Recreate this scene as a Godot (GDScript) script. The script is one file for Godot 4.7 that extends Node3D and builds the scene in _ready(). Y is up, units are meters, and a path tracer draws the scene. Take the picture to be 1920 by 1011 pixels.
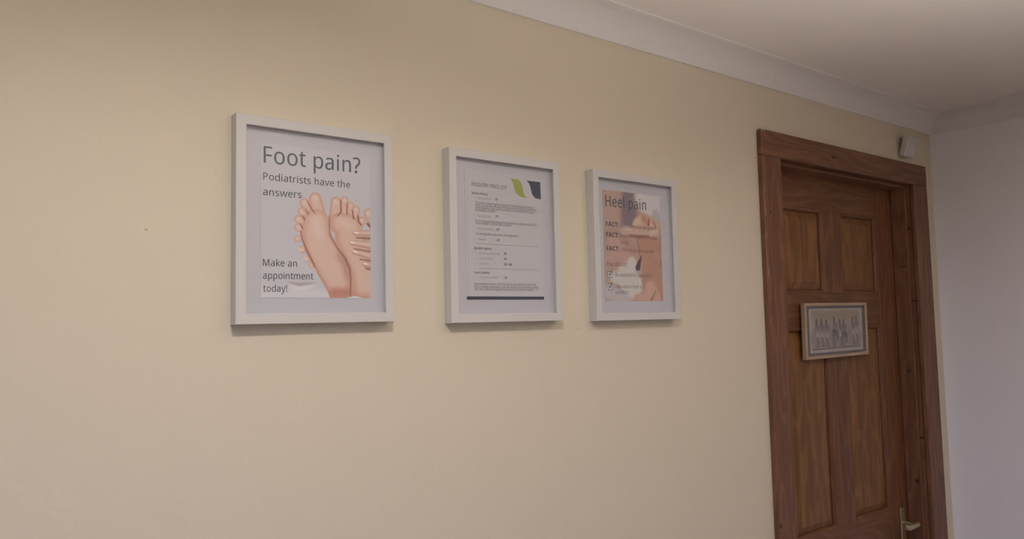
extends Node3D
# A waiting-room wall: three framed podiatry posters on a cream wall, a panelled pine door on the right.
# x runs along the poster wall, y is up, z points from the wall into the room; metres.

const EYE := 1.56                      # height of the camera
const CEIL := EYE + 0.6694
const WALL_R := 2.7136                 # face of the right wall
const WALL_L := -1.9
const WALL_REAR := 2.6
const OPEN_L := 1.7810                 # clear opening inside the door casing
const OPEN_R := 2.5410
const OPEN_T := EYE + 0.4220

var used := {}
var rng := RandomNumberGenerator.new()
var st: SurfaceTool
var grain := -1                        # axis the wood grain runs along, -1: plain uv
var shift := Vector2.ZERO
var M := {}


func _ready() -> void:
	rng.seed = 7
	# ---- camera, sky, exposure
	var cam := Camera3D.new()
	cam.name = "camera"
	cam.position = Vector3(0, EYE, 1.15)
	cam.rotation = Vector3(0.0694, -0.6517, -0.0221)
	cam.fov = 39.68
	cam.near = 0.05
	cam.far = 100.0
	add_child(cam)
	cam.current = true
	var sky_material := ProceduralSkyMaterial.new()
	sky_material.sky_top_color = Color(0.46, 0.62, 0.94)
	sky_material.sky_horizon_color = Color(0.66, 0.77, 0.95)
	sky_material.ground_horizon_color = Color(0.52, 0.55, 0.58)
	sky_material.ground_bottom_color = Color(0.30, 0.31, 0.30)
	sky_material.sky_energy_multiplier = 2.0
	sky_material.ground_energy_multiplier = 2.0
	var sky := Sky.new()
	sky.sky_material = sky_material
	var env := Environment.new()
	env.background_mode = Environment.BG_SKY
	env.sky = sky
	env.ambient_light_source = Environment.AMBIENT_SOURCE_SKY
	env.tonemap_mode = Environment.TONE_MAPPER_LINEAR
	env.tonemap_exposure = 1.0
	env.sdfgi_enabled = true
	env.ssao_enabled = true
	env.ssil_enabled = true
	var we := WorldEnvironment.new()
	we.name = "world_environment"
	we.environment = env
	add_child(we)

	make_materials()
	build_room()
	build_door()
	unseen_downlight(Vector3(0.22, CEIL, 0.89), 0.78, "unseen round ceiling lamp, out of view, lighting the wall around the leftmost poster")
	unseen_downlight(Vector3(1.50, CEIL, 0.89), 0.16, "unseen round ceiling lamp, out of view, lighting the wall near the door")
	added_uplighter(Vector3(0.86, 0, 1.60), 2.4)
	poster_foot()
	poster_prices()
	poster_heel()
	door_print()
	motion_sensor()


# ------------------------------------------------------------------ nodes
func numbered(called: String) -> String:
	if not used.has(called):
		used[called] = 0
		return called
	used[called] += 1
	return "%s_%03d" % [called, used[called]]


func tag(o: Node3D, label: String, category: String, group := "", kind := "") -> void:
	o.set_meta("label", label)
	o.set_meta("category", category)
	if group != "":
		o.set_meta("group", group)
	if kind != "":
		o.set_meta("kind", kind)


func base(called: String, at := Vector3.ZERO, parent: Node = self) -> Node3D:
	var o := Node3D.new()
	o.name = numbered(called) if parent == self else called
	o.position = at
	parent.add_child(o, true)
	return o


func start(grain_axis := -1) -> void:
	st = SurfaceTool.new()
	st.begin(Mesh.PRIMITIVE_TRIANGLES)
	grain = grain_axis
	shift = Vector2(rng.randf_range(0.02, 0.30), rng.randf())


func done(called: String, material: Material, parent: Node = self) -> MeshInstance3D:
	var o := MeshInstance3D.new()
	o.name = numbered(called) if parent == self else called
	st.set_material(material)
	o.mesh = st.commit()
	parent.add_child(o, true)
	return o


# ------------------------------------------------------------------ shapes
func uv_of(p: Vector3, n: Vector3) -> Vector2:
	var a := n.abs()
	var main := a.max_axis_index()
	if grain < 0:
		return [Vector2(p.z, p.y), Vector2(p.x, p.z), Vector2(p.x, p.y)][main]
	var across := 3 - grain - main
	if main == grain:
		across = (grain + 1) % 3
	return Vector2(p[across] / 0.5 + shift.x, p[grain] / 2.4 + shift.y)


func put(p: Vector3, n: Vector3, uv: Variant = null) -> void:
	st.set_normal(n)
	st.set_uv(uv_of(p, n) if uv == null else uv)
	st.add_vertex(p)


func tri(a: Vector3, b: Vector3, c: Vector3, hint: Vector3) -> void:
	var n := (a - c).cross(a - b)
	if n.length() < 1e-14:
		return
	n = n.normalized()
	if n.dot(hint) < 0:
		n = -n
		put(a, n)
		put(c, n)
		put(b, n)
	else:
		put(a, n)
		put(b, n)
		put(c, n)


func quad(a: Vector3, b: Vector3, c: Vector3, d: Vector3, hint: Vector3) -> void:
	tri(a, b, c, hint)
	tri(a, c, d, hint)


func sheet(x0: float, y0: float, x1: float, y1: float, z: float) -> void:
	# the printed face of a sheet, uv 0..1 with v downwards
	var p := [Vector3(x0, y1, z), Vector3(x1, y1, z), Vector3(x1, y0, z), Vector3(x0, y0, z)]
	var t := [Vector2(0, 0), Vector2(1, 0), Vector2(1, 1), Vector2(0, 1)]
	for i in [0, 1, 2, 0, 2, 3]:
		put(p[i], Vector3(0, 0, 1), t[i])


func cbox(c: Vector3, s: Vector3, k := 0.002, tilt := Basis()) -> void:
	var h := s / 2
	k = minf(k, minf(h.x, minf(h.y, h.z)) * 0.9)
	for axis in 3:
		var u := (axis + 1) % 3
		var v := (axis + 2) % 3
		for sg in [-1.0, 1.0]:
			var q := []
			for m in [Vector2(-1, -1), Vector2(1, -1), Vector2(1, 1), Vector2(-1, 1)]:
				var p := Vector3()
				p[axis] = sg * h[axis]
				p[u] = m.x * (h[u] - k)
				p[v] = m.y * (h[v] - k)
				q.append(c + tilt * p)
			var n := Vector3()
			n[axis] = sg
			quad(q[0], q[1], q[2], q[3], tilt * n)
		if k > 0:
			for su in [-1.0, 1.0]:
				for sv in [-1.0, 1.0]:
					var q := []
					for e in [[-1, 0], [1, 0], [1, 1], [-1, 1]]:
						var p := Vector3()
						p[axis] = e[0] * (h[axis] - k)
						p[u] = su * (h[u] - (k if e[1] == 1 else 0.0))
						p[v] = sv * (h[v] - (k if e[1] == 0 else 0.0))
						q.append(c + tilt * p)
					var n := Vector3()
					n[u] = su
					n[v] = sv
					quad(q[0], q[1], q[2], q[3], tilt * n)
	if k > 0:
		for sx in [-1.0, 1.0]:
			for sy in [-1.0, 1.0]:
				for sz in [-1.0, 1.0]:
					var g := Vector3(sx, sy, sz)
					tri(c + tilt * (g * Vector3(h.x, h.y - k, h.z - k)), c + tilt * (g * Vector3(h.x - k, h.y, h.z - k)), c + tilt * (g * Vector3(h.x - k, h.y - k, h.z)), tilt * g)


func span(x0: float, x1: float, y0: float, y1: float, z0: float, z1: float, k := 0.0) -> void:
	cbox(Vector3(x0 + x1, y0 + y1, z0 + z1) / 2, Vector3(x1 - x0, y1 - y0, z1 - z0), k)


func mitred(c0: Vector3, c1: Vector3, in0: Vector3, in1: Vector3, up: Vector3, profile: PackedVector2Array, closed := true) -> void:
	# a profile (inwards, up) run from corner c0 to corner c1, cut at both ends along in0 and in1
	var area := 0.0
	for i in profile.size():
		area += profile[i].cross(profile[(i + 1) % profile.size()])
	var inward := (in0 + in1).normalized()
	for i in profile.size() - (0 if closed else 1):
		var p := profile[i]
		var q := profile[(i + 1) % profile.size()]
		var d := (q - p) * signf(area)
		quad(c0 + in0 * p.x + up * p.y, c1 + in1 * p.x + up * p.y, c1 + in1 * q.x + up * q.y, c0 + in0 * q.x + up * q.y, inward * d.y - up * d.x)


func ring_side(side: int, x0: float, y0: float, x1: float, y1: float, profile: PackedVector2Array) -> void:
	# one side of a rectangular frame standing in the xy plane
	var c := [Vector3(x0, y0, 0), Vector3(x1, y0, 0), Vector3(x1, y1, 0), Vector3(x0, y1, 0)]
	var d := [Vector3(1, 1, 0), Vector3(-1, 1, 0), Vector3(-1, -1, 0), Vector3(1, -1, 0)]
	mitred(c[side], c[(side + 1) % 4], d[side], d[(side + 1) % 4], Vector3(0, 0, 1), profile)


func lathe(profile: PackedVector2Array, at := Vector3.ZERO, turns := 40) -> void:
	# smooth surface of revolution about y; profile holds (radius, y) from bottom to top
	for i in profile.size() - 1:
		var p := profile[i]
		var q := profile[i + 1]
		var d := (q - p).normalized()
		for j in turns:
			var a0 := TAU * j / turns
			var a1 := TAU * (j + 1) / turns
			var e0 := Vector3(cos(a0), 0, sin(a0))
			var e1 := Vector3(cos(a1), 0, sin(a1))
			var out := (e0 + e1).normalized() * d.y - Vector3.UP * d.x
			quad(at + e0 * p.x + Vector3.UP * p.y, at + e1 * p.x + Vector3.UP * p.y, at + e1 * q.x + Vector3.UP * q.y, at + e0 * q.x + Vector3.UP * q.y, out)


func tube(path: PackedVector3Array, radius: float, turns := 14, flat := 1.0) -> void:
	# round bar along a path, capped; flat squeezes it along z
	for i in path.size() - 1:
		var d := (path[i + 1] - path[i]).normalized()
		var u := d.cross(Vector3.UP if absf(d.y) < 0.9 else Vector3.RIGHT).normalized()
		var v := d.cross(u)
		for j in turns:
			var a0 := TAU * j / turns
			var a1 := TAU * (j + 1) / turns
			var e0 := (u * cos(a0) + v * sin(a0)) * radius
			var e1 := (u * cos(a1) + v * sin(a1)) * radius
			e0.z *= flat
			e1.z *= flat
			quad(path[i] + e0, path[i] + e1, path[i + 1] + e1, path[i + 1] + e0, e0 + e1)
			if i == 0:
				tri(path[0], path[0] + e0, path[0] + e1, -d)
			if i == path.size() - 2:
				tri(path[-1], path[-1] + e0, path[-1] + e1, d)


func ball(c: Vector3, r: Vector3, rows := 10, turns := 16) -> void:
	for i in rows:
		for j in turns:
			var q := []
			for e in [[i, j], [i, j + 1], [i + 1, j + 1], [i + 1, j]]:
				var t: float = PI * e[0] / rows
				var f: float = TAU * e[1] / turns
				q.append(c + r * Vector3(sin(t) * cos(f), cos(t), sin(t) * sin(f)))
			quad(q[0], q[1], q[2], q[3], q[0] + q[2] - 2 * c)


# ------------------------------------------------------------------ materials
func paint(color: Color, roughness := 0.6, gloss := 0.5) -> StandardMaterial3D:
	# color holds linear reflectances
	var m := StandardMaterial3D.new()
	m.albedo_color = color.linear_to_srgb()
	m.roughness = roughness
	m.metallic_specular = gloss
	return m


func noise_image(side: int, frequency: float, octaves: int, seed_: int) -> Image:
	var n := FastNoiseLite.new()
	n.seed = seed_
	n.frequency = frequency
	n.fractal_octaves = octaves
	return n.get_seamless_image(side, side)


func stipple(m: StandardMaterial3D, metres: float, strength: float) -> StandardMaterial3D:
	# the orange-peel texture a roller leaves in emulsion
	var im := noise_image(256, 0.06, 3, 11)
	im.bump_map_to_normal_map(2.0)
	m.normal_enabled = true
	m.normal_texture = ImageTexture.create_from_image(im)
	m.normal_scale = strength
	m.uv1_triplanar = true
	m.uv1_world_triplanar = true
	m.uv1_scale = Vector3.ONE / metres
	return m


func wood_texture(seed_: int, dark: Color, light: Color) -> ImageTexture:
	# pine boards: slow bands and fine streaks along v (2.4 m), across u (0.5 m)
	var w := 320
	var h := 640
	var im := Image.create(w, h, false, Image.FORMAT_RGB8)
	var slow := FastNoiseLite.new()
	slow.seed = seed_
	slow.frequency = 1.0
	slow.fractal_octaves = 3
	var fine := FastNoiseLite.new()
	fine.seed = seed_ + 5
	fine.frequency = 1.0
	fine.fractal_octaves = 2
	for y in h:
		for x in w:
			var bend := slow.get_noise_2d(x * 0.012, y * 0.006) * 5.0
			var ring := 0.5 + 0.5 * sin(x * 0.16 + bend * 2.6)
			var streak := 0.5 + 0.8 * fine.get_noise_2d(x * 0.35, y * 0.012)
			var board := 0.5 + 0.9 * slow.get_noise_2d(x * 0.03 + 40.0, y * 0.001)
			var t := clampf(0.38 * ring * ring + 0.34 * streak + 0.28 * board, 0, 1)
			im.set_pixel(x, y, dark.lerp(light, t).linear_to_srgb())
	return ImageTexture.create_from_image(im)


func wood(texture: ImageTexture, tint: Color, roughness := 0.42) -> StandardMaterial3D:
	var m := paint(tint, roughness, 0.4)
	m.albedo_texture = texture
	return m


func make_materials() -> void:
	M.wall = stipple(paint(Color(0.72, 0.64, 0.51), 0.62, 0.35), 0.35, 0.10)
	M.wall_white = stipple(paint(Color(0.88, 0.85, 0.88), 0.7, 0.3), 0.35, 0.08)
	M.ceiling = stipple(paint(Color(0.90, 0.85, 0.82), 0.85, 0.2), 0.5, 0.08)
	M.coving = paint(Color(0.80, 0.77, 0.755), 0.7, 0.3)
	M.white = paint(Color(0.64, 0.62, 0.605), 0.38)
	M.mount = paint(Color(0.55, 0.545, 0.595), 0.8, 0.25)
	M.paper = paint(Color(0.62, 0.61, 0.64), 0.6, 0.3)
	M.board = paint(Color(0.35, 0.27, 0.18), 0.9)
	M.floor = stipple(paint(Color(0.30, 0.235, 0.175), 0.7), 0.2, 0.3)
	M.upvc = paint(Color(0.8, 0.8, 0.8), 0.35)
	M.plastic = paint(Color(0.60, 0.57, 0.56), 0.45)
	M.plastic_grey = paint(Color(0.36, 0.33, 0.32), 0.5)
	M.ink = paint(Color(0.045, 0.05, 0.06), 0.7, 0.2)
	M.ink_teal = paint(Color(0.055, 0.082, 0.11), 0.7, 0.2)
	M.ink_grey = paint(Color(0.16, 0.15, 0.165), 0.7, 0.2)
	M.ink_pale = paint(Color(0.36, 0.345, 0.36), 0.7, 0.2)
	M.ink_brown = paint(Color(0.20, 0.085, 0.085), 0.7, 0.2)
	var glass := StandardMaterial3D.new()
	glass.albedo_color = Color(1, 1, 1, 0.02)
	glass.transparency = BaseMaterial3D.TRANSPARENCY_ALPHA
	glass.roughness = 0.03
	glass.metallic_specular = 0.3
	M.glass = glass
	var pine := wood_texture(3, Color(0.135, 0.058, 0.030), Color(0.285, 0.140, 0.070))
	M.casing = wood(pine, Color(0.92, 0.88, 0.95))
	M.stile = wood(pine, Color(0.86, 0.78, 0.72))
	M.panel = wood(wood_texture(9, Color(0.150, 0.066, 0.026), Color(0.310, 0.160, 0.062)), Color(0.95, 0.88, 0.80))
	M.smear = paint(Color(0.34, 0.25, 0.19), 0.6)
	M.knot = paint(Color(0.045, 0.022, 0.014), 0.5)
	var brass := paint(Color(0.58, 0.50, 0.34), 0.32)
	brass.metallic = 0.85
	M.brass = brass
	M.gilt = wood(wood_texture(21, Color(0.40, 0.27, 0.175), Color(0.56, 0.41, 0.29)), Color(0.95, 0.95, 0.95), 0.4)
	var lens := paint(Color(0.85, 0.84, 0.82), 0.5)
	lens.emission_enabled = true
	lens.emission = Color(1.0, 0.90, 0.76)
	lens.emission_energy_multiplier = 3.0
	M.lens = lens


# ------------------------------------------------------------------ the room
func build_room() -> void:
	start()
	span(WALL_L - 0.2, WALL_R + 0.2, -0.12, 0, -0.4, WALL_REAR + 0.2)
	tag(done("floor", M.floor), "pale floor of the room below the pictures", "floor", "", "structure")
	start()
	span(WALL_L - 0.2, WALL_R + 0.2, CEIL, CEIL + 0.15, -0.4, WALL_REAR + 0.2)
	tag(done("ceiling", M.ceiling), "plain off-white painted ceiling above the coving", "ceiling", "", "structure")

	start()
	span(WALL_L - 0.2, OPEN_L - 0.012, 0, CEIL, -0.15, 0)
	span(OPEN_L - 0.012, OPEN_R + 0.012, OPEN_T + 0.012, CEIL, -0.15, 0)
	span(OPEN_R + 0.012, WALL_R, 0, CEIL, -0.15, 0)
	var wall := done("wall_back", M.wall)
	tag(wall, "cream painted wall that carries the three framed posters", "wall", "", "structure")
	for nib in [Vector3(0.227, EYE + 0.143, 0.0003), Vector3(1.046, EYE - 0.018, 0.0003)]:
		start()
		ball(nib, Vector3(0.0026, 0.0030, 0.0014), 6, 10)
		done("paint_nib", M.wall, wall)
	start()
	span(WALL_R, WALL_R + 0.2, 0, CEIL, -0.4, WALL_REAR + 0.2)
	tag(done("wall_right", M.wall_white), "plain white wall to the right of the door", "wall", "", "structure")
	# left wall with a window out of view, placed to cool the right wall
	var lz0 := 0.75
	var lz1 := 2.25
	var ly0 := 0.80
	var ly1 := 2.02
	start()
	span(WALL_L - 0.2, WALL_L, 0, CEIL, 0, lz0)
	span(WALL_L - 0.2, WALL_L, 0, CEIL, lz1, WALL_REAR + 0.2)
	span(WALL_L - 0.2, WALL_L, 0, ly0, lz0, lz1)
	span(WALL_L - 0.2, WALL_L, ly1, CEIL, lz0, lz1)
	tag(done("wall_left", M.wall), "cream wall with an unseen window at the far left end of the room", "wall", "", "structure")
	make_window("window_2", Vector3(WALL_L - 0.1, ly0, (lz0 + lz1) / 2), PI / 2, (lz1 - lz0) / 2, ly1 - ly0, "unseen white framed window at the left end of the room, lighting the right wall")
	# rear wall with an unseen window, placed to bring bluish daylight into the room
	var wx0 := -0.60
	var wx1 := 0.15
	var wy0 := 0.85
	var wy1 := 2.0
	start()
	span(WALL_L, wx0, 0, CEIL, WALL_REAR, WALL_REAR + 0.2)
	span(wx1, WALL_R, 0, CEIL, WALL_REAR, WALL_REAR + 0.2)
	span(wx0, wx1, 0, wy0, WALL_REAR, WALL_REAR + 0.2)
	span(wx0, wx1, wy1, CEIL, WALL_REAR, WALL_REAR + 0.2)
	tag(done("wall_rear", M.wall), "cream wall opposite the posters with an unseen window", "wall", "", "structure")
	make_window("window_1", Vector3((wx0 + wx1) / 2, wy0, WALL_REAR + 0.1), 0.0, (wx1 - wx0) / 2, wy1 - wy0, "unseen white framed window opposite the posters, letting in bluish daylight")

	# plaster coving: concave between a small step at the wall and one at the ceiling
	var drop := 0.0559
	var reach := 0.070
	var prof := PackedVector2Array([Vector2(0, 0), Vector2(0, drop), Vector2(0.0055, drop), Vector2(0.0065, drop - 0.005)])
	for i in 9:
		var t := PI / 2 * (i + 1) / 10.0
		prof.append(Vector2(reach - 0.004 - (reach - 0.0105) * cos(t), drop - 0.005 - (drop - 0.010) * sin(t)))
	prof.append(Vector2(reach - 0.004, 0.0045))
	prof.append(Vector2(reach, 0.0035))
	prof.append(Vector2(reach, 0))
	var joint := 1.768
	var a := Vector3(WALL_L, CEIL, 0)
	var b := Vector3(WALL_R, CEIL, 0)
	var c := Vector3(WALL_R, CEIL, WALL_REAR)
	var d := Vector3(WALL_L, CEIL, WALL_REAR)
	var back := base("trim_1", Vector3.ZERO)
	tag(back, "white plaster coving between the cream wall and ceiling", "coving", "", "structure")
	start()
	mitred(a, Vector3(joint - 0.0004, CEIL, 0), Vector3(1, 0, 1), Vector3(0, 0, 1), Vector3.DOWN, prof)
	done("coving_length", M.coving, back)
	start()
	mitred(Vector3(joint + 0.0004, CEIL, 0), b, Vector3(0, 0, 1), Vector3(-1, 0, 1), Vector3.DOWN, prof)
	done("coving_length", M.coving, back)
	start()
	mitred(b, c, Vector3(-1, 0, 1), Vector3(-1, 0, -1), Vector3.DOWN, prof)
	tag(done("trim_2", M.coving), "white plaster coving along the top of the right wall", "coving", "", "structure")
	start()
	mitred(c, d, Vector3(-1, 0, -1), Vector3(1, 0, -1), Vector3.DOWN, prof)
	tag(done("trim_3", M.coving), "white plaster coving above the window wall", "coving", "", "structure")
	start()
	mitred(d, a, Vector3(1, 0, -1), Vector3(1, 0, 1), Vector3.DOWN, prof)
	tag(done("trim_4", M.coving), "white plaster coving along the top of the left wall", "coving", "", "structure")


func make_window(called: String, at: Vector3, turn: float, hw: float, hh: float, label: String) -> void:
	var window := base(called, at)
	window.rotation.y = turn
	tag(window, label, "window", "", "structure")
	for side in 4:
		start()
		ring_side(side, -hw, 0, hw, hh, PackedVector2Array([Vector2(0, -0.03), Vector2(0.06, -0.03), Vector2(0.06, 0.03), Vector2(0, 0.03)]))
		done("window_frame", M.upvc, window)
	start()
	cbox(Vector3(0, hh / 2, 0), Vector3(0.05, hh - 0.12, 0.05), 0.004)
	done("mullion", M.upvc, window)
	for s in [-1.0, 1.0]:
		start()
		cbox(Vector3(s * (hw + -0.0175) / 2, hh / 2, 0), Vector3(hw - 0.085, hh - 0.12, 0.004), 0)
		done("pane", M.glass, window)


# ------------------------------------------------------------------ the door
func build_door() -> void:
	var door := base("door_1", Vector3(OPEN_L, 0, 0))
	tag(door, "brown stained pine six-panel door in a plain pine casing", "door", "", "structure")
	var w := OPEN_R - OPEN_L
	var cf := 0.0165                    # front of the casing
	var zf := -0.062                    # front of the door leaf
	# casing: two legs run to the top, the head sits on them
	start(1)
	span(-0.084, 0, 0, OPEN_T, 0, cf, 0.003)
	done("casing_leg", M.casing, door)
	start(1)
	span(w, w + 0.093, 0, OPEN_T, 0, cf, 0.003)
	done("casing_leg", M.casing, door)
	start(0)
	span(-0.084, w + 0.093, OPEN_T, OPEN_T + 0.0695, 0, cf, 0.003)
	done("casing_head", M.casing, door)
	# lining of the opening and the stops planted on it
	start(1)
	span(-0.012, -0.001, 0, OPEN_T + 0.001, -0.15, -0.0002)
	done("lining_side", M.casing, door)
	start(1)
	span(w + 0.001, w + 0.012, 0, OPEN_T + 0.001, -0.15, -0.0002)
	done("lining_side", M.casing, door)
	start(0)
	span(-0.012, w + 0.012, OPEN_T + 0.001, OPEN_T + 0.012, -0.15, -0.0002)
	done("lining_head", M.casing, door)
	start(1)
	span(-0.001, 0.009, 0, OPEN_T, zf + 0.001, -0.012, 0.0015)
	done("door_stop", M.casing, door)
	start(1)
	span(w - 0.009, w + 0.001, 0, OPEN_T, zf + 0.001, -0.012, 0.0015)
	done("door_stop", M.casing, door)
	start(0)
	span(0.009, w - 0.009, OPEN_T - 0.009, OPEN_T + 0.001, zf + 0.001, -0.012, 0.0015)
	done("door_stop", M.casing, door)
	# leaf: stiles, rails, muntins
	var th := 0.036
	var x1 := 1.8965 - OPEN_L
	var x2 := 2.1090 - OPEN_L
	var x3 := 2.2085 - OPEN_L
	var x4 := 2.4280 - OPEN_L
	var rows := [[EYE + 0.0630, EYE + 0.3150], [EYE - 0.6270, EYE - 0.0370], [0.24, 0.72]]
	for e in [[0.002, x1], [x4, w - 0.002]]:
		start(1)
		span(e[0], e[1], 0.004, OPEN_T - 0.002, zf - th, zf, 0.0015)
		done("stile", M.stile, door)
	for e in [[rows[0][1], OPEN_T - 0.002], [rows[1][1], rows[0][0]], [rows[2][1], rows[1][0]], [0.004, rows[2][0]]]:
		start(0)
		span(x1, x4, e[0], e[1], zf - th, zf, 0.0012)
		done("rail", M.stile, door)
	for r in rows:
		start(1)
		span(x2, x3, r[0], r[1], zf - th, zf, 0.0012)
		done("muntin", M.stile, door)
		for e in [[x1, x2], [x3, x4]]:
			fielded_panel(door, e[0], r[0], e[1], r[1], zf)
	# long-plate lever handle near the right stile
	var handle := base("door_handle", Vector3(2.489 - OPEN_L, EYE - 0.676, zf), door)
	start()
	cbox(Vector3(0, -0.030, 0.003), Vector3(0.026, 0.152, 0.006), 0.002)
	done("backplate", M.brass, handle)
	start()
	var neck := PackedVector3Array([Vector3(0, 0, 0.004), Vector3(0, 0, 0.040)])
	tube(neck, 0.006, 16)
	done("neck", M.brass, handle)
	start()
	tube(PackedVector3Array([Vector3(0.009, 0, 0.046), Vector3(0.004, 0.001, 0.050), Vector3(-0.030, 0.002, 0.052), Vector3(-0.058, 0.002, 0.052), Vector3(-0.070, 0.004, 0.050), Vector3(-0.076, 0.007, 0.047)]), 0.0088, 16, 0.8)
	ball(Vector3(-0.072, 0.008, 0.049), Vector3(0.006, 0.006, 0.005))
	done("lever", M.brass, handle)
	# knots of the pine, flush in the right lining, stop and casing and in the left leg
	for k in [[0.278, -0.0101, 0.004, 0.007], [0.039, -0.0035, 0.003, 0.011], [-0.406, -0.0056, 0.004, 0.009]]:
		start()
		ball(Vector3(w, EYE + k[0], k[1]), Vector3(0.0004, k[2], k[3]), 8, 12)
		done("knot", M.knot, door)
	for k in [[0.153, -0.0295, 0.003, 0.013], [-0.191, -0.0312, 0.006, 0.007], [-0.546, -0.0250, 0.007, 0.008]]:
		start()
		ball(Vector3(w - 0.009, EYE + k[0], k[1]), Vector3(0.0004, k[2], k[3]), 8, 12)
		done("knot", M.knot, door)
	for k in [[1.7044, -0.533, 0.007, 0.006], [1.7237, 0.270, 0.003, 0.005], [1.748, -0.15, 0.002, 0.004], [2.05, 0.455, 0.016, 0.004]]:
		start()
		ball(Vector3(k[0] - OPEN_L, EYE + k[1], cf), Vector3(k[2], k[3], 0.0003), 8, 12)
		done("knot", M.knot, door)
	# wall paint that strayed onto the edge of the left casing leg and its top corner
	start()
	var y := 0.35
	var n := FastNoiseLite.new()
	n.seed = 4
	n.frequency = 14.0
	while y < OPEN_T + 0.064:
		var wide := 0.0028 * (n.get_noise_1d(y) - 0.2)
		if wide > 0:
			quad(Vector3(-0.0812, y, cf + 0.0002), Vector3(-0.0812, y + 0.005, cf + 0.0002), Vector3(-0.0812 + wide, y + 0.0045, cf + 0.0002), Vector3(-0.0812 + wide * 0.8, y + 0.0005, cf + 0.0002), Vector3(0, 0, 1))
		y += 0.005
	ball(Vector3(-0.0820, OPEN_T + 0.0675, cf), Vector3(0.0035, 0.0022, 0.0006), 6, 10)
	ball(Vector3(-0.0715, OPEN_T + 0.0665, cf), Vector3(0.0022, 0.0026, 0.0005), 6, 10)
	done("stray_paint", M.wall, door)
	start()
	ball(Vector3(1.7003 - OPEN_L, EYE + 0.335, cf), Vector3(0.0014, 0.010, 0.0003), 8, 10)
	done("paint_smear", M.smear, door)


func fielded_panel(door: Node3D, x0: float, y0: float, x1: float, y1: float, zf: float) -> void:
	# ovolo moulding run round the opening, then a panel with a bevelled raised field
	var prof := PackedVector2Array([Vector2(0, -0.020), Vector2(0, -0.001), Vector2(0.002, -0.001)])
	for i in 6:
		var t := PI / 2 * (i + 1) / 6.0
		prof.append(Vector2(0.002 + 0.009 * sin(t), -0.0105 + 0.0095 * cos(t)))
	prof.append(Vector2(0.012, -0.020))
	for i in prof.size():
		prof[i].y += zf
	for side in 4:
		start(0 if side % 2 == 0 else 1)
		ring_side(side, x0, y0, x1, y1, prof)
		done("moulding", M.stile, door)
	start(1)
	var a := 0.010
	var b := 0.030
	var low := zf - 0.0125
	var high := zf - 0.0035
	var p := []
	for e in [[a, low], [b - 0.0015, high - 0.002], [b, high - 0.0008], [b + 0.001, high]]:
		p.append([Vector3(x0 + e[0], y0 + e[0], e[1]), Vector3(x1 - e[0], y0 + e[0], e[1]), Vector3(x1 - e[0], y1 - e[0], e[1]), Vector3(x0 + e[0], y1 - e[0], e[1])])
	for i in 3:
		for j in 4:
			quad(p[i][j], p[i][(j + 1) % 4], p[i + 1][(j + 1) % 4], p[i + 1][j], Vector3(0, 0, 1))
	quad(p[3][0], p[3][1], p[3][2], p[3][3], Vector3(0, 0, 1))
	span(x0 + a, x1 - a, y0 + a, y1 - a, zf - 0.028, low - 0.0005)
	done("panel", M.panel, door)


# ------------------------------------------------------------------ lamps out of view: ceiling lights, and a floor lamp added for fill
func unseen_downlight(at: Vector3, energy: float, label: String) -> void:
	var lamp := base("unseen_ceiling_lamp", at)  # out of view, placed to light the posters and shadow the wall below them
	tag(lamp, label, "lamp")
	start()
	lathe(PackedVector2Array([Vector2(0.044, 0.0), Vector2(0.044, -0.0115), Vector2(0.045, -0.013), Vector2(0.054, -0.013), Vector2(0.056, -0.0105), Vector2(0.056, 0.0)]), Vector3.ZERO, 48)
	done("bezel", M.plastic, lamp)
	start()
	lathe(PackedVector2Array([Vector2(0.0, -0.0022), Vector2(0.034, -0.0022), Vector2(0.036, -0.0005)]), Vector3.ZERO, 40)
	done("lamp_lens", M.lens, lamp)
	start()
	lathe(PackedVector2Array([Vector2(0.036, -0.0006), Vector2(0.0445, -0.0006)]), Vector3.ZERO, 40)
	done("reflector_plate", M.plastic, lamp)
	var light := AreaLight3D.new()
	light.name = "unseen_lamp_light"
	light.position = Vector3(0, -0.0030, 0)
	light.rotation = Vector3(-PI / 2, 0, 0)
	light.area_size = Vector2(0.045, 0.045)
	light.area_normalize_energy = true
	light.light_color = Color(1.0, 0.965, 0.925)
	light.light_energy = energy
	light.area_range = 8.0
	light.shadow_enabled = true
	lamp.add_child(light)


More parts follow.
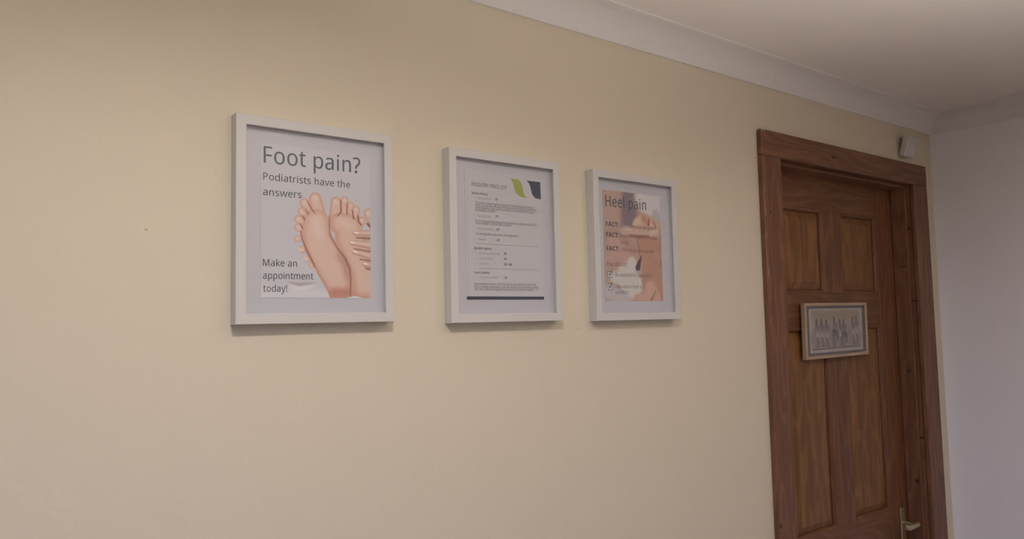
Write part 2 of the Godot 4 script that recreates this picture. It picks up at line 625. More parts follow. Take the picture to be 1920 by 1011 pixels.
func added_uplighter(at: Vector3, energy: float) -> void:
	var lamp := base("added_floor_lamp", at)  # added fill lamp behind the camera, there to brighten the ceiling
	tag(lamp, "added white floor lamp out of view, filling the ceiling and walls with light", "lamp")
	start()
	lathe(PackedVector2Array([Vector2(0, 0), Vector2(0.13, 0), Vector2(0.135, 0.008), Vector2(0.12, 0.018), Vector2(0.02, 0.026), Vector2(0, 0.026)]))
	done("base", M.plastic, lamp)
	start()
	tube(PackedVector3Array([Vector3(0, 0.02, 0), Vector3(0, 1.045, 0)]), 0.012, 16)
	done("pole", M.plastic, lamp)
	start()
	lathe(PackedVector2Array([Vector2(0, 1.04), Vector2(0.05, 1.042), Vector2(0.10, 1.06), Vector2(0.135, 1.11), Vector2(0.155, 1.20), Vector2(0.156, 1.202), Vector2(0.151, 1.202), Vector2(0.131, 1.112), Vector2(0.10, 1.07), Vector2(0.0, 1.066)]), Vector3.ZERO, 56)
	done("bowl", M.plastic, lamp)
	start()
	lathe(PackedVector2Array([Vector2(0.080, 1.066), Vector2(0.080, 1.092), Vector2(0.078, 1.094), Vector2(0.0, 1.097)]), Vector3.ZERO, 48)
	done("diffuser", M.lens, lamp)
	var light := AreaLight3D.new()
	light.name = "added_fill_light"
	light.position = Vector3(0, 1.100, 0)
	light.rotation = Vector3(PI / 2, 0, 0)
	light.area_size = Vector2(0.11, 0.11)
	light.area_normalize_energy = true
	light.light_color = Color(1.0, 0.965, 0.925)
	light.light_energy = energy
	light.area_range = 8.0
	light.shadow_enabled = true
	lamp.add_child(light)


# ------------------------------------------------------------------ framed posters
const FW := 0.2635
const FH := 0.3192
const FE := 0.0237                     # depth of the box frame
const LIP := 0.0158
const SHEET_Z := 0.0132


func box_frame(x0: float, y0: float, label: String) -> Node3D:
	var f := base("picture_frame", Vector3(x0, y0, 0))
	tag(f, label, "picture frame", "white box frames with podiatry posters")
	var prof := PackedVector2Array([Vector2(0, 0.0004), Vector2(0.009, 0.0004), Vector2(0.009, FE - 0.0045), Vector2(LIP, FE - 0.0045), Vector2(LIP, FE - 0.0007), Vector2(LIP - 0.0007, FE), Vector2(0.0008, FE), Vector2(0, FE - 0.0008)])
	for side in 4:
		start()
		ring_side(side, 0, 0, FW, FH, prof)
		done("frame_rail", M.white, f)
	for side in 4:
		start()
		ring_side(side, 0.0095, 0.0095, FW - 0.0095, FH - 0.0095, PackedVector2Array([Vector2(0, SHEET_Z - 0.0005), Vector2(0.0050, SHEET_Z - 0.0005), Vector2(0.0050, FE - 0.0075), Vector2(0, FE - 0.0075)]))
		done("spacer", M.white, f)
	start()
	span(0.0095, FW - 0.0095, 0.0095, FH - 0.0095, 0.0012, SHEET_Z - 0.0020)
	done("backing_board", M.board, f)
	start()
	span(0.0095, FW - 0.0095, 0.0095, FH - 0.0095, SHEET_Z - 0.0020, SHEET_Z - 0.0006)
	done("mount", M.mount, f)
	start()
	span(0.0095, FW - 0.0095, 0.0095, FH - 0.0095, FE - 0.0070, FE - 0.0050)
	done("glass_pane", M.glass, f)
	return f


func poster_sheet(f: Node3D, x0: float, y_top: float, w: float, h: float, texture: Texture2D) -> Node3D:
	# x0 and y_top in the room; the sheet's node sits at its top left corner, metres right and down
	var m := M.paper.duplicate() as StandardMaterial3D
	m.albedo_color = Color.WHITE
	m.albedo_texture = texture
	start()
	span(0, w, -h, 0, -0.0005, -0.00005)
	sheet(0, -h, w, 0, 0)
	var s := done("poster", m, f)
	s.position = Vector3(x0 - f.position.x, y_top - f.position.y, SHEET_Z)
	s.scale = Vector3(0.9944, 0.9944, 1)
	return s


func font(weight := 400) -> SystemFont:
	var f := SystemFont.new()
	f.font_names = PackedStringArray(["Droid Sans"])
	f.font_weight = weight
	return f


func write(parent: Node3D, text: String, x: float, y: float, cap: float, right: float, material: Material, weight := 400, step := 0.5) -> void:
	# millimetres from the top left corner of the sheet: left edge, baseline, height of a capital, right edge (0: natural width)
	var tm := TextMesh.new()
	tm.font = font(weight)
	tm.font_size = 64
	tm.depth = 0.0
	tm.curve_step = step
	tm.pixel_size = cap * 0.001 / 45.7
	tm.horizontal_alignment = HORIZONTAL_ALIGNMENT_LEFT
	tm.text = "H"
	var rise := tm.get_aabb().position.y
	tm.text = text
	tm.material = material
	var box := tm.get_aabb()
	var o := MeshInstance3D.new()
	o.name = "lettering"
	o.mesh = tm
	var sx := 1.0
	if right > 0:
		sx = (right - x) * 0.001 / box.size.x
	o.scale = Vector3(sx, 1, 1)
	o.position = Vector3(x * 0.001 - box.position.x * sx, -y * 0.001 - rise, 0.0002)
	parent.add_child(o, true)


# ---- printing: strokes laid on an image one after the other, in millimetres of the sheet
var canvas: Image
var dpmm := 3.0


func blank(w: float, h: float, color: Color, dots := 3.0) -> void:
	dpmm = dots
	canvas = Image.create(int(w * dots), int(h * dots), false, Image.FORMAT_RGB8)
	canvas.fill(color.linear_to_srgb())


func ink(color: Color, soft: float, p: Array, strength := 1.0, clip: Array = []) -> void:
	# p: x, y, radius of each joint of a tapering stroke; clip: the same for a stroke it stays inside
	var lo := Vector2(1e6, 1e6)
	var hi := -lo
	for i in range(0, p.size(), 3):
		lo = lo.min(Vector2(p[i] - p[i + 2] - soft, p[i + 1] - p[i + 2] - soft))
		hi = hi.max(Vector2(p[i] + p[i + 2] + soft, p[i + 1] + p[i + 2] + soft))
	var s := color.linear_to_srgb()
	for y in range(maxi(0, int(lo.y * dpmm)), mini(canvas.get_height(), int(hi.y * dpmm) + 1)):
		for x in range(maxi(0, int(lo.x * dpmm)), mini(canvas.get_width(), int(hi.x * dpmm) + 1)):
			var q := Vector2(x + 0.5, y + 0.5) / dpmm
			var a := (1.0 - smoothstep(-soft, soft, reach_of(q, p))) * strength
			if a > 0.004 and clip.size():
				a *= 1.0 - smoothstep(-0.4, 0.4, reach_of(q, clip))
			if a > 0.004:
				canvas.set_pixel(x, y, canvas.get_pixel(x, y).lerp(s, a))


func reach_of(q: Vector2, p: Array) -> float:
	if p.size() == 3:
		return q.distance_to(Vector2(p[0], p[1])) - p[2]
	var best := 1e6
	for i in range(0, p.size() - 3, 3):
		var a := Vector2(p[i], p[i + 1])
		var d := Vector2(p[i + 3], p[i + 4]) - a
		var t := clampf((q - a).dot(d) / d.length_squared(), 0, 1)
		best = minf(best, q.distance_to(a + d * t) - lerpf(p[i + 2], p[i + 5], t))
	return best


func ink_area(color: Color, outline: PackedVector2Array) -> void:
	var lo := outline[0]
	var hi := outline[0]
	for v in outline:
		lo = lo.min(v)
		hi = hi.max(v)
	var s := color.linear_to_srgb()
	for y in range(int(lo.y * dpmm), mini(canvas.get_height(), int(hi.y * dpmm) + 1)):
		for x in range(int(lo.x * dpmm), mini(canvas.get_width(), int(hi.x * dpmm) + 1)):
			var n := 0
			for k in 9:
				n += int(Geometry2D.is_point_in_polygon(Vector2(x + (k % 3) / 3.0 + 0.17, y + (k / 3) / 3.0 + 0.17) / dpmm, outline))
			if n:
				canvas.set_pixel(x, y, canvas.get_pixel(x, y).lerp(s, n / 9.0))


func printed() -> ImageTexture:
	return ImageTexture.create_from_image(canvas)


const SKIN := Color(0.72, 0.50, 0.415)
const SKIN_RED := Color(0.52, 0.235, 0.165)
const SKIN_DARK := Color(0.27, 0.085, 0.06)
const SKIN_PALE := Color(0.78, 0.61, 0.54)


func toe(p: Array) -> void:
	var q := p.duplicate()
	for i in range(2, q.size(), 3):
		q[i] *= 1.06
	ink(Color(0.63, 0.37, 0.295), 1.0, q)
	for i in range(2, q.size(), 3):
		q[i] *= 0.66
	ink(Color(0.73, 0.52, 0.44), 2.6, q)
	ink(SKIN_PALE, 3.0, [p[0], p[1] - p[2] * 0.1, p[2] * 0.5], 0.9)


func poster_foot() -> void:
	var f := box_frame(0.3441, EYE + 0.0040, "white box frame with the Foot pain? poster, leftmost and largest-looking of three")
	var bg := Color(0.585, 0.58, 0.625)
	blank(185.5, 240.8, bg)
	# pale bedding along the bottom, a fold in it
	ink(Color(0.70, 0.69, 0.73), 7.0, [5, 238, 16, 110, 242, 14], 0.7)
	ink(Color(0.42, 0.35, 0.36), 1.8, [43.9, 216.1, 0.6, 60.3, 219.6, 3.0, 73.4, 218.0, 2.0, 87, 216.8, 0.5], 0.8)
	ink(Color(0.76, 0.75, 0.78), 3.0, [46, 223.5, 1.5, 62, 226, 2.5, 86, 221.5, 1.5], 0.8)
	# fingertips behind the left foot
	for p in [[57.8, 147.2, 4.6, 67.5, 144.2, 4.3], [65.7, 163.9, 5.7, 74.5, 160.1, 5.2], [75.3, 178.1, 5.4, 82.5, 174.4, 5.3], [81.1, 189, 4.2, 86, 185.4, 4.4]]:
		toe(p)
	ink(Color(0.80, 0.70, 0.66), 0.8, [60.6, 162.0, 1.2, 62.2, 166.5, 1.5])
	ink(Color(0.80, 0.70, 0.66), 0.8, [70.8, 176.0, 1.2, 72.0, 180.0, 1.4])
	# right foot with its toes, then the left foot in front
	for p in [[182.6, 98.4, 8.6, 190.5, 110.6, 8.6], [169.7, 111, 6.6, 163.8, 122, 7.2], [159.2, 93.7, 7.1, 154.3, 110, 7.0], [149.6, 87.2, 6.0, 147.6, 106, 6.6], [139.2, 79.1, 6.7, 139, 104, 7.0], [124, 83.9, 9.1, 123.9, 106, 11.0]]:
		toe(p)
	var right := [129.4, 118.9, 18.2, 144.6, 121.5, 20.3, 147.3, 141, 25.8, 163.4, 170.6, 25.2, 173.8, 199, 24.0, 174.8, 228.5, 27.0, 175, 250.8, 27.5]
	ink(Color(0.62, 0.37, 0.29), 1.2, right)
	ink(Color(0.72, 0.51, 0.425), 5.0, [132, 118, 13, 146, 122, 16, 150, 141, 20.5, 166.5, 170.6, 21, 177, 199, 20, 181.5, 228.5, 21, 181, 250, 21])
	ink(SKIN_PALE, 9.0, [132, 113, 5, 146, 120, 7], 0.75)
	ink(Color(0.70, 0.53, 0.44), 10.0, [168, 190, 6, 172, 215, 7], 0.7)
	ink(SKIN_RED, 9.0, [150, 238, 4, 176, 241, 6], 0.75)
	for p in [[132.5, 79.6, 0.9, 132.4, 99.2, 1.2, 126.7, 105.8, 0.9], [142.9, 84.2, 0.8, 142.8, 102, 0.9], [152.4, 94, 0.9, 155.2, 108.4, 1.3], [163, 103, 1.2, 164, 112, 1.4, 168.4, 118.5, 1.5], [180.5, 115.8, 2.2, 186, 120.9, 2.6]]:
		ink(SKIN_DARK, 1.0, p, 0.85)
	for p in [[60, 129, 6.2, 72, 133, 6], [59.8, 116, 6.4, 72, 121.6, 6.2], [65.6, 103.1, 6.6, 75.5, 111, 6.5], [70.0, 88.4, 7.4, 80.5, 104.5, 7.4], [88.2, 80.6, 9.8, 93.5, 104, 12.0]]:
		toe(p)
	var left := [89.5, 119.6, 22.3, 89.5, 138, 24.5, 95.5, 156, 26.5, 105.5, 172, 27.0, 117, 193, 26.5, 126, 215, 23.0, 130, 236, 18.0, 131, 250, 18.0]
	ink(Color(0.62, 0.37, 0.29), 1.2, left)
	ink(Color(0.72, 0.51, 0.43), 5.5, [90, 119, 17, 90.5, 138, 18.5, 95.5, 156, 20, 105, 172, 21, 116, 193, 20, 124, 212, 16, 129, 226, 11])
	ink(SKIN_PALE, 9.0, [90, 114, 7, 92, 128, 8.5, 95, 140, 7], 0.85)
	ink(Color(0.72, 0.53, 0.455), 9.0, [100, 165, 5, 108, 183, 6], 0.7)
	ink(Color(0.46, 0.27, 0.24), 8.0, [128, 172, 3, 140, 188, 5, 143, 205, 4], 0.75, left)
	ink(Color(0.50, 0.20, 0.14), 7.0, [122, 232, 8, 140, 232, 7], 0.8, left)
	ink(SKIN_RED, 4.0, [66, 148, 1.5, 76, 176, 2, 94, 206, 2.2, 112, 240, 3], 0.6, left)
	for p in [[111.5, 106.8, 0.7, 112.8, 137.4, 0.9, 123.6, 156.3, 1.0, 138.6, 174.1, 1.6, 147.0, 191.6, 2.0, 149.2, 211, 1.4, 147.8, 238.4, 1.0]]:
		ink(Color(0.30, 0.12, 0.10), 1.6, p, 0.85)
	for p in [[74.5, 85.5, 0.7, 80, 95, 0.9, 87.2, 104.2, 0.9], [71.9, 98.3, 0.8, 76.9, 106.6, 1.0], [66.8, 109.5, 0.8, 70.3, 115.9, 1.3], [62.7, 122.4, 0.8, 66.4, 129.4, 1.3], [64.0, 134, 0.8, 65.4, 146, 1.0, 70.5, 158, 1.1, 77.5, 171, 1.1, 87, 190, 1.0]]:
		ink(SKIN_DARK, 1.1, p, 0.75)
	# the other hand's fingers across the right foot
	for e in [[[159.8, 140.3, 1.2, 193, 140.5, 2.4], [156.9, 132.7, 4.0, 193, 131.4, 6.2], [156.6, 131.6, 1.3, 162.5, 131.8, 1.5]], [[155.8, 158.8, 1.0, 193, 163.7, 1.6], [151.4, 149.2, 4.4, 193, 152.3, 7.6], [149.6, 147.8, 1.5, 155.2, 148.7, 1.6]], [[166.2, 176.3, 1.0, 193, 178.7, 1.6], [156, 164.4, 4.2, 193, 171.6, 6.6], [154, 162.7, 1.4, 160.2, 164.9, 1.5]], [[176.8, 191.2, 1.2, 193, 194.1, 2.2], [174.5, 184.2, 4.3, 193, 186.8, 5.7], [172.6, 182.8, 1.4, 178.4, 183.8, 1.5]]]:
		ink(SKIN_DARK, 1.8, e[0], 0.8)
		ink(Color(0.56, 0.31, 0.24), 1.0, e[1])
		var core: Array = e[1].duplicate()
		core[1] -= 0.8
		core[4] -= 0.8
		core[2] *= 0.55
		core[5] *= 0.55
		ink(Color(0.74, 0.55, 0.48), 2.2, core)
		ink(Color(0.88, 0.80, 0.75), 0.7, e[2])
	# white bedding over the heels
	ink(Color(0.76, 0.75, 0.78), 0.8, [143, 245.5, 5.5, 156.1, 244, 6.5, 172, 246, 5.5])
	var s := poster_sheet(f, 0.3848, EYE + 0.2839, 0.1855, 0.2408, printed())
	write(s, "Foot pain?", 4.4, 30.6, 26.2, 168.0, M.ink_teal)
	write(s, "Podiatrists have the", 3.8, 57.6, 11.4, 149.2, M.ink)
	write(s, "answers", 3.6, 81.7, 11.4, 65.2, M.ink)
	write(s, "Make an", 3.4, 191.8, 10.8, 57.5, M.ink)
	write(s, "appointment", 3.6, 211.6, 10.8, 84.2, M.ink)
	write(s, "today!", 3.8, 231.6, 10.8, 41.5, M.ink)


func poster_prices() -> void:
	var f := box_frame(0.7219, EYE - 0.0008, "white box frame with the Podiatry price list, middle of the three frames")
	blank(185, 246, Color(0.575, 0.56, 0.595), 4.0)
	var grey := Color(0.33, 0.31, 0.32)
	ink(Color(0.42, 0.40, 0.41), 0.35, [4.6, 12, 0.35, 5.6, 233, 0.35], 0.8)
	ink(grey, 0.3, [23, 139, 0.45, 171.8, 139, 0.45])
	ink(grey, 0.3, [29.7, 185.2, 0.45, 173.7, 185.2, 0.45])
	ink(Color(0.035, 0.045, 0.075), 0.3, [1.6, 240.5, 1.5, 183, 240.5, 1.5])
	ink_area(Color(0.035, 0.045, 0.075), PackedVector2Array([Vector2(0.2, 237.8), Vector2(184.4, 237.8), Vector2(184.4, 243.8), Vector2(0.2, 243.8)]))
	# the mark in the corner: a green leaf shape and a navy one, each with a swept left edge
	var leaf := PackedVector2Array()
	for e in [[105.5, 8.2], [115.2, 7.8], [124.3, 8.0], [130.1, 10.6], [134.6, 15.9], [136.7, 22.9], [138.1, 31.1], [139.9, 36.2], [142.5, 39.7], [149.7, 42.4], [141.7, 42.6], [133.8, 42.3], [127.9, 40.9], [123.5, 37.6], [119.7, 33.8], [117.2, 29.9], [115.4, 24.8], [114.2, 19.7], [112.4, 14.7], [109.3, 10.8]]:
		leaf.append(Vector2(e[0], e[1]))
	ink_area(Color(0.33, 0.40, 0.075), leaf)
	leaf.clear()
	for e in [[146, 8.0], [182.2, 8.0], [182.6, 42.4], [172.6, 42.4], [167.2, 40.8], [163.2, 37.4], [160, 32.9], [158.2, 27.2], [156.7, 21.5], [155.1, 16.9], [152.7, 12.9], [149.5, 10.0]]:
		leaf.append(Vector2(e[0], e[1]))
	ink_area(Color(0.045, 0.055, 0.10), leaf)
	var s := poster_sheet(f, 0.7618, EYE + 0.2840, 0.185, 0.246, printed())
	write(s, "PODIATRY PRICE LIST", 15.6, 31.0, 7.2, 97.6, M.ink)
	for e in [["Routine Podiatry", 15.4, 46.3, 52.4], ["Specialist Podiatry", 17.9, 149.9, 58.4], ["Luxury Podiatry", 17.5, 195.4, 52.4]]:
		write(s, e[0], e[1], e[2], 4.6, e[3], M.ink_grey, 700, 2.0)
	for e in [["£35", 69.5, 54, 75.7], ["£25", 69.8, 87, 76.8], ["£30", 70.4, 112.3, 77.4], ["£20", 71.2, 132.4, 77.5], ["£40", 86.9, 157.7, 93.1], ["£45", 86.6, 167.9, 93.5], ["£200 - £400", 86.3, 178.4, 106.6], ["£50", 86.9, 203.9, 93.8]]:
		write(s, e[0], e[1], e[2], 3.6, e[3], M.ink_grey, 700, 2.0)
	for e in [["Initial appointment", 28.4, 54.8, 60.8], ["Nail cutting only", 28.2, 88.2, 57.6], ["Routine treatment", 29.5, 112.6, 66.8], ["Reviews", 29.1, 132.5, 47.2], ["Biomechanical assessment", 29.7, 158.8, 78.1], ["Verruca treatment", 30, 168.7, 62.9], ["Orthotics", 29.8, 178.1, 51], ["Luxury podiatry treatment", 29.5, 203.9, 71.8]]:
		write(s, "•", e[1] - 6.6, e[2], 3.6, 0, M.ink_pale, 400, 2.0)
		write(s, e[0], e[1], e[2], 3.4, e[3], M.ink_pale, 400, 2.0)
	for e in [["This includes a comprehensive foot assessment, a full medical history and treatment", 22.9, 63.7, 162.8], ["of nails, corns and callus, with advice on footwear, on self care and on the treatment plan", 22.8, 68.3, 169.4], ["of the complaint you came with. All instruments are fully sterilised in the surgery", 22.7, 73.2, 163.9], ["and dressings are provided.", 22.5, 77.8, 68.4],
			["For all routine appointments following the initial assessment, including the cutting of nails", 22.7, 98.1, 168.4], ["and the removal of corns and callus, as required", 23.8, 102.5, 106.2], ["For existing patients who need a short appointment", 23.4, 122.4, 124.5],
			["Please arrange for treatment of feet that need care more often than is routine. Every", 18, 216.4, 165.7], ["foot care package includes advice, a foot soak, exfoliation and a moisturising massage", 17.9, 221.8, 169.7], ["after which a polish can be applied. Please ask us for more details at reception.", 18.2, 226.6, 158.7]]:
		write(s, e[0], e[1], e[2], 3.1, e[3], M.ink_grey, 400, 3.0)


func poster_heel() -> void:
	var f := box_frame(1.0785, EYE - 0.0031, "white box frame with the Heel pain poster, nearest to the door")
	blank(181.8, 239.5, Color(0.50, 0.345, 0.295), 2.5)
	# out-of-focus photograph of a hand and a lifted foot
	ink(Color(0.52, 0.37, 0.31), 14.0, [15, 10, 30, 15, 60, 28])
	ink(Color(0.245, 0.185, 0.215), 9.0, [80, -4, 18, 77, 28, 20, 80, 50, 25, 74, 70, 19])
	ink(Color(0.70, 0.67, 0.69), 8.0, [145, 6, 44, 172, 30, 32])
	ink(Color(0.48, 0.44, 0.46), 8.0, [168, 46, 14, 178, 56, 12], 0.8)
	ink(Color(0.44, 0.30, 0.26), 10.0, [20, 100, 18, 60, 105, 14])
	ink(Color(0.50, 0.28, 0.205), 4.0, [138, 108, 30, 150, 150, 34, 148, 198, 34, 160, 234, 32])
	ink(Color(0.56, 0.37, 0.31), 12.0, [28, 112, 16, 52, 132, 26, 30, 152, 20])
	ink(Color(0.46, 0.27, 0.22), 12.0, [70, 118, 8, 92, 128, 8], 0.8)
	# toes and the knuckles below them
	ink(Color(0.62, 0.43, 0.34), 4.0, [106, 66, 13, 132, 57, 14, 152.8, 63, 15, 170.1, 74, 14])
	ink(Color(0.70, 0.55, 0.44), 5.0, [95, 69, 5, 112, 60, 8])
	ink(Color(0.50, 0.27, 0.19), 6.0, [128, 55, 9, 136, 62, 6], 0.8)
	ink(Color(0.68, 0.50, 0.41), 4.0, [150, 66, 5])
	ink(Color(0.26, 0.09, 0.06), 2.4, [144.3, 54, 1.2, 141, 68.2, 2.6])
	ink(Color(0.30, 0.11, 0.08), 2.0, [157, 58, 0.8, 166.5, 75, 1.8])
	ink(Color(0.28, 0.14, 0.13), 3.0, [94, 74.5, 0.8, 140, 76.5, 1.4, 172, 74, 1.2], 0.6)
	ink(Color(0.60, 0.43, 0.37), 4.0, [60, 84, 10, 113, 84.5, 8.5, 170, 84, 9])
	ink(Color(0.68, 0.53, 0.47), 4.0, [68, 80, 5, 84, 82, 4])
	ink(Color(0.70, 0.53, 0.46), 4.0, [150, 86, 6.5, 167, 79, 5])
	ink(Color(0.27, 0.085, 0.075), 2.6, [80, 95, 1.2, 112, 95.5, 2.4, 138, 94, 1.6], 0.85)
	ink(Color(0.30, 0.12, 0.09), 2.4, [102, 96, 1.2, 106, 118, 1.6, 111, 142, 1.6], 0.8)
	ink(Color(0.40, 0.17, 0.12), 5.0, [181, 78, 2.5, 176, 125, 2.5, 180, 161, 3], 0.7)
	ink(Color(0.58, 0.36, 0.30), 9.0, [160, 135, 5, 178, 140, 5], 0.6)
	# white cloth below, the dark gap beside the ankle
	ink(Color(0.66, 0.63, 0.60), 5.0, [84, 156, 14, 68, 187, 32, 84, 205, 30])
	ink(Color(0.64, 0.61, 0.59), 7.0, [30, 190, 14, 60, 190, 16])
	ink(Color(0.55, 0.51, 0.52), 7.0, [2, 217, 15, 40, 230, 17, 70, 241, 10])
	ink(Color(0.46, 0.34, 0.31), 6.0, [4, 172, 6, 40, 150, 8], 0.7)
	ink(Color(0.085, 0.055, 0.075), 2.6, [114, 141, 1.0, 106, 157, 5.4, 102, 166, 7.0])
	ink(Color(0.50, 0.44, 0.43), 4.0, [96, 176, 3, 112, 177, 3], 0.8)
	ink(Color(0.60, 0.38, 0.30), 5.0, [97.5, 236, 12, 123.4, 230, 10, 141.7, 213, 19, 149.5, 229.4, 22])
	ink(Color(0.64, 0.44, 0.37), 6.0, [140, 205, 7, 136, 220, 8], 0.7)
	ink(Color(0.27, 0.12, 0.08), 2.5, [158, 218, 0.8, 141.1, 239, 2.6], 0.8)
	var s := poster_sheet(f, 1.1142, EYE + 0.27695, 0.1818, 0.2395, printed())
	write(s, "Heel pain", 7.9, 35.6, 23.6, 135.4, M.ink_teal)
	for e in [[78.5], [101.6], [131.5]]:
		write(s, "FACT:", 7.4, e[0], 9.9, 47.0, M.ink, 700)
	for e in [["Is a common problem", 52, 79.6, 166], ["Not all heel pain is Plantar", 51, 101.4, 170], ["Fasciitis", 51, 114.6, 76], ["There is no one solution", 52, 131.9, 156]]:
		write(s, e[0], e[1], e[2], 7.6, e[3], M.ink_brown)
	write(s, "You should:", 5.4, 164.6, 9.6, 69.5, M.ink_brown)
	for e in [["Be assessed by a podiatrist", 31.6, 186.7, 147.0], ["Take advice from a", 30.6, 212.0, 111.1], ["podiatrist", 30.8, 224.4, 70.0]]:
		write(s, e[0], e[1], e[2], 8.0, e[3], M.ink_grey)
	# two ticked boxes
	for y in [176.2, 202.5]:
		start()
		for e in [[0.0, 0.0, 14.0, 1.0], [0.0, 12.5, 14.0, 13.5], [0.0, 0.0, 1.0, 13.5], [13.0, 0.0, 14.0, 13.5]]:
			span((8.0 + e[0]) * 0.001, (8.0 + e[2]) * 0.001, -(y + e[3]) * 0.001, -(y + e[1]) * 0.001, 0.0002, 0.00025)
		var t := [Vector2(11.0, 5.0), Vector2(14.4, 10.6), Vector2(21.5, -3.4), Vector2(19.4, -3.0), Vector2(14.2, 6.6), Vector2(12.6, 4.0)]
		var v := []
		for q in t:
			v.append(Vector3((q.x) * 0.001, -(y + q.y) * 0.001, 0.0004))
		tri(v[0], v[1], v[5], Vector3(0, 0, 1))
		tri(v[1], v[4], v[5], Vector3(0, 0, 1))
		quad(v[1], v[2], v[3], v[4], Vector3(0, 0, 1))
		done("tick_box", M.ink, s)
		start()
		span(0.0085, 0.0215, -(y + 13.0) * 0.001, -(y + 0.5) * 0.001, 0.0001, 0.00015)
		done("box_fill", M.paper, s)


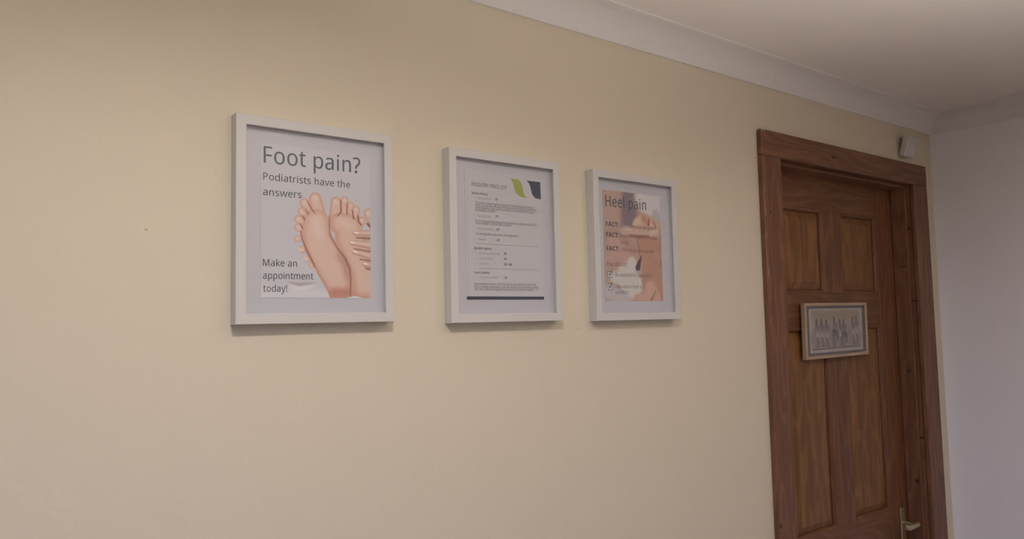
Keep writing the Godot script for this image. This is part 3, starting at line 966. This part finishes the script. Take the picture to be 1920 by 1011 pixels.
# ------------------------------------------------------------------ small picture hung on the door
func door_print() -> void:
	var w := 0.347
	var h := 0.162
	var o := base("framed_print", Vector3(2.1266, EYE - 0.0465, -0.0445))
	o.rotation = Vector3(0.012, 0.0, 0.0045)
	tag(o, "small pale wood framed print of robed figures hung on the brown door", "picture")
	var prof := PackedVector2Array([Vector2(0, -0.009), Vector2(0.008, -0.009), Vector2(0.0095, 0.0008), Vector2(0.0095, 0.0025), Vector2(0.008, 0.004), Vector2(0.0015, 0.004), Vector2(0, 0.0025)])
	for side in 4:
		start(0 if side % 2 == 0 else 1)
		ring_side(side, -w / 2, -h / 2, w / 2, h / 2, prof)
		done("frame_rail", M.gilt, o)
	start()
	span(-w / 2 + 0.007, w / 2 - 0.007, -h / 2 + 0.007, h / 2 - 0.007, -0.009, -0.001)
	done("backing_board", M.board, o)
	# the print: slate border, pale mount, rows of standing and seated figures under a golden ground
	var pw := w * 1000 - 17
	var ph := h * 1000 - 17
	blank(pw, ph, Color(0.085, 0.082, 0.095), 2.2)
	var frame_box := func(m: float, n: float, c: Color) -> void:
		ink_area(c, PackedVector2Array([Vector2(m, n), Vector2(pw - m, n), Vector2(pw - m, ph - n), Vector2(m, ph - n)]))
	for i in 60:
		for y in [4.5, ph - 4.5]:
			ink(Color(0.15, 0.145, 0.155) if i % 2 else Color(0.06, 0.06, 0.075), 0.6, [i * pw / 59.0, y, 1.9])
	for i in 24:
		for x in [8.0, pw - 8.0]:
			ink(Color(0.15, 0.145, 0.155) if i % 2 else Color(0.06, 0.06, 0.075), 0.8, [x, i * ph / 23.0, 2.4])
	frame_box.call(17.0, 8.5, Color(0.42, 0.375, 0.33))
	frame_box.call(31.0, 13.5, Color(0.345, 0.295, 0.265))
	ink(Color(0.33, 0.255, 0.165), 9.0, [44, 28, 12, pw - 44, 28, 12], 0.95)
	ink(Color(0.27, 0.235, 0.24), 10.0, [46, 95, 24, pw - 46, 95, 24], 0.8)
	ink(Color(0.085, 0.055, 0.05), 0.8, [33, ph - 19, 1.3, pw - 33, ph - 21, 1.3])
	ink(Color(0.44, 0.40, 0.36), 1.6, [26, ph - 13.5, 1.8, pw - 26, ph - 13.5, 1.8], 0.9)
	var dark := Color(0.10, 0.075, 0.075)
	var mid := Color(0.185, 0.155, 0.16)
	var pale := Color(0.46, 0.42, 0.40)
	var foot := ph - 27.0
	for i in 60:
		var gx := 40.0 + (pw - 80.0) * i / 59.0
		ink(dark, 0.8, [gx + rng.randf_range(-2, 2), rng.randf_range(18, 30), rng.randf_range(0.6, 1.6)], 0.5)
	for e in [[58.0, 0, 44.0], [84.0, 0, 46.0], [110.0, 0, 47.0], [154.0, 1, 40.0], [184.0, 0, 45.0], [206.0, 1, 47.0], [258.0, 0, 42.0], [280.0, 0, 38.0]]:
		var x: float = e[0]
		var top: float = e[2]
		ink(mid, 1.4, [x - 3, top + 15, 6.0, x + 5, top + 15, 6.0, x, top + 34, 5.0])           # trunk
		ink(dark, 1.2, [x - 2, top - 2, 4.6, x - 4, top + 10, 3.6])                             # wig
		ink(mid, 1.0, [x + 2.5, top + 2, 3.0])                                                  # face
		if e[1]:
			ink(dark, 1.8, [x - 7, top + 38, 8, x + 12, top + 40, 6.5, x + 14, top + 60, 5.0], 0.9)  # seated on a block
			ink(mid, 1.2, [x - 8, top + 50, 8.5, x - 6, foot, 8.5], 0.9)
			ink(dark, 0.8, [x - 15, top + 48, 0.9, x + 2, top + 48, 0.9])
			ink(pale, 0.9, [x + 18, top + 8, 1.0, x + 18, foot, 1.0], 0.8)
		else:
			ink(pale, 1.4, [x - 1, top + 34, 5.0, x + 4, top + 52, 7.5], 0.75)                        # kilt
			ink(mid, 1.0, [x - 3, top + 50, 3.0, x - 5, foot, 2.4])
			ink(dark, 1.0, [x + 4, top + 50, 3.0, x + 8, foot, 2.4], 0.85)
			ink(dark, 0.9, [x - 6, foot, 1.4, x + 13, foot, 1.2], 0.8)
			ink(pale, 0.9, [x + 12.5, top + 4, 1.2, x + 12.5, foot, 1.2], 0.7)
		ink(mid, 0.9, [x + 6, top + 13, 2.2, x + 14, top + 22, 1.8, x + 16, top + 8, 1.6])           # raised arm
		ink(mid, 0.9, [x - 7, top + 14, 2.2, x - 11, top + 30, 1.8])
	var m := paint(Color.WHITE, 0.35)
	m.albedo_texture = printed()
	start()
	sheet(-w / 2 + 0.0085, -h / 2 + 0.0085, w / 2 - 0.0085, h / 2 - 0.0085, -0.0005)
	done("print", m, o)
	start()
	span(-w / 2 + 0.009, w / 2 - 0.009, -h / 2 + 0.009, h / 2 - 0.009, 0.0002, 0.0012)
	done("glass_pane", M.glass, o)


# ------------------------------------------------------------------ sensor above the door
func motion_sensor() -> void:
	var o := base("motion_sensor", Vector3(2.504, EYE + 0.545, 0))
	tag(o, "small white alarm sensor box tilted down above the door's right end", "sensor")
	start()
	cbox(Vector3(0.0, 0.004, 0.002), Vector3(0.034, 0.050, 0.004), 0.001)
	cbox(Vector3(0.0, 0.010, 0.006), Vector3(0.014, 0.016, 0.010), 0.001)
	done("bracket", M.plastic_grey, o)
	var tilt := Basis(Vector3.RIGHT, 0.30)
	start()
	cbox(Vector3(0.0, -0.002, 0.0225), Vector3(0.062, 0.070, 0.024), 0.005, tilt)
	done("body", M.plastic, o)
	start()
	cbox(Vector3(0.0, -0.002, 0.0225) + tilt * Vector3(0, -0.010, 0.0122), Vector3(0.040, 0.034, 0.003), 0.0014, tilt)
	done("lens", M.plastic, o)
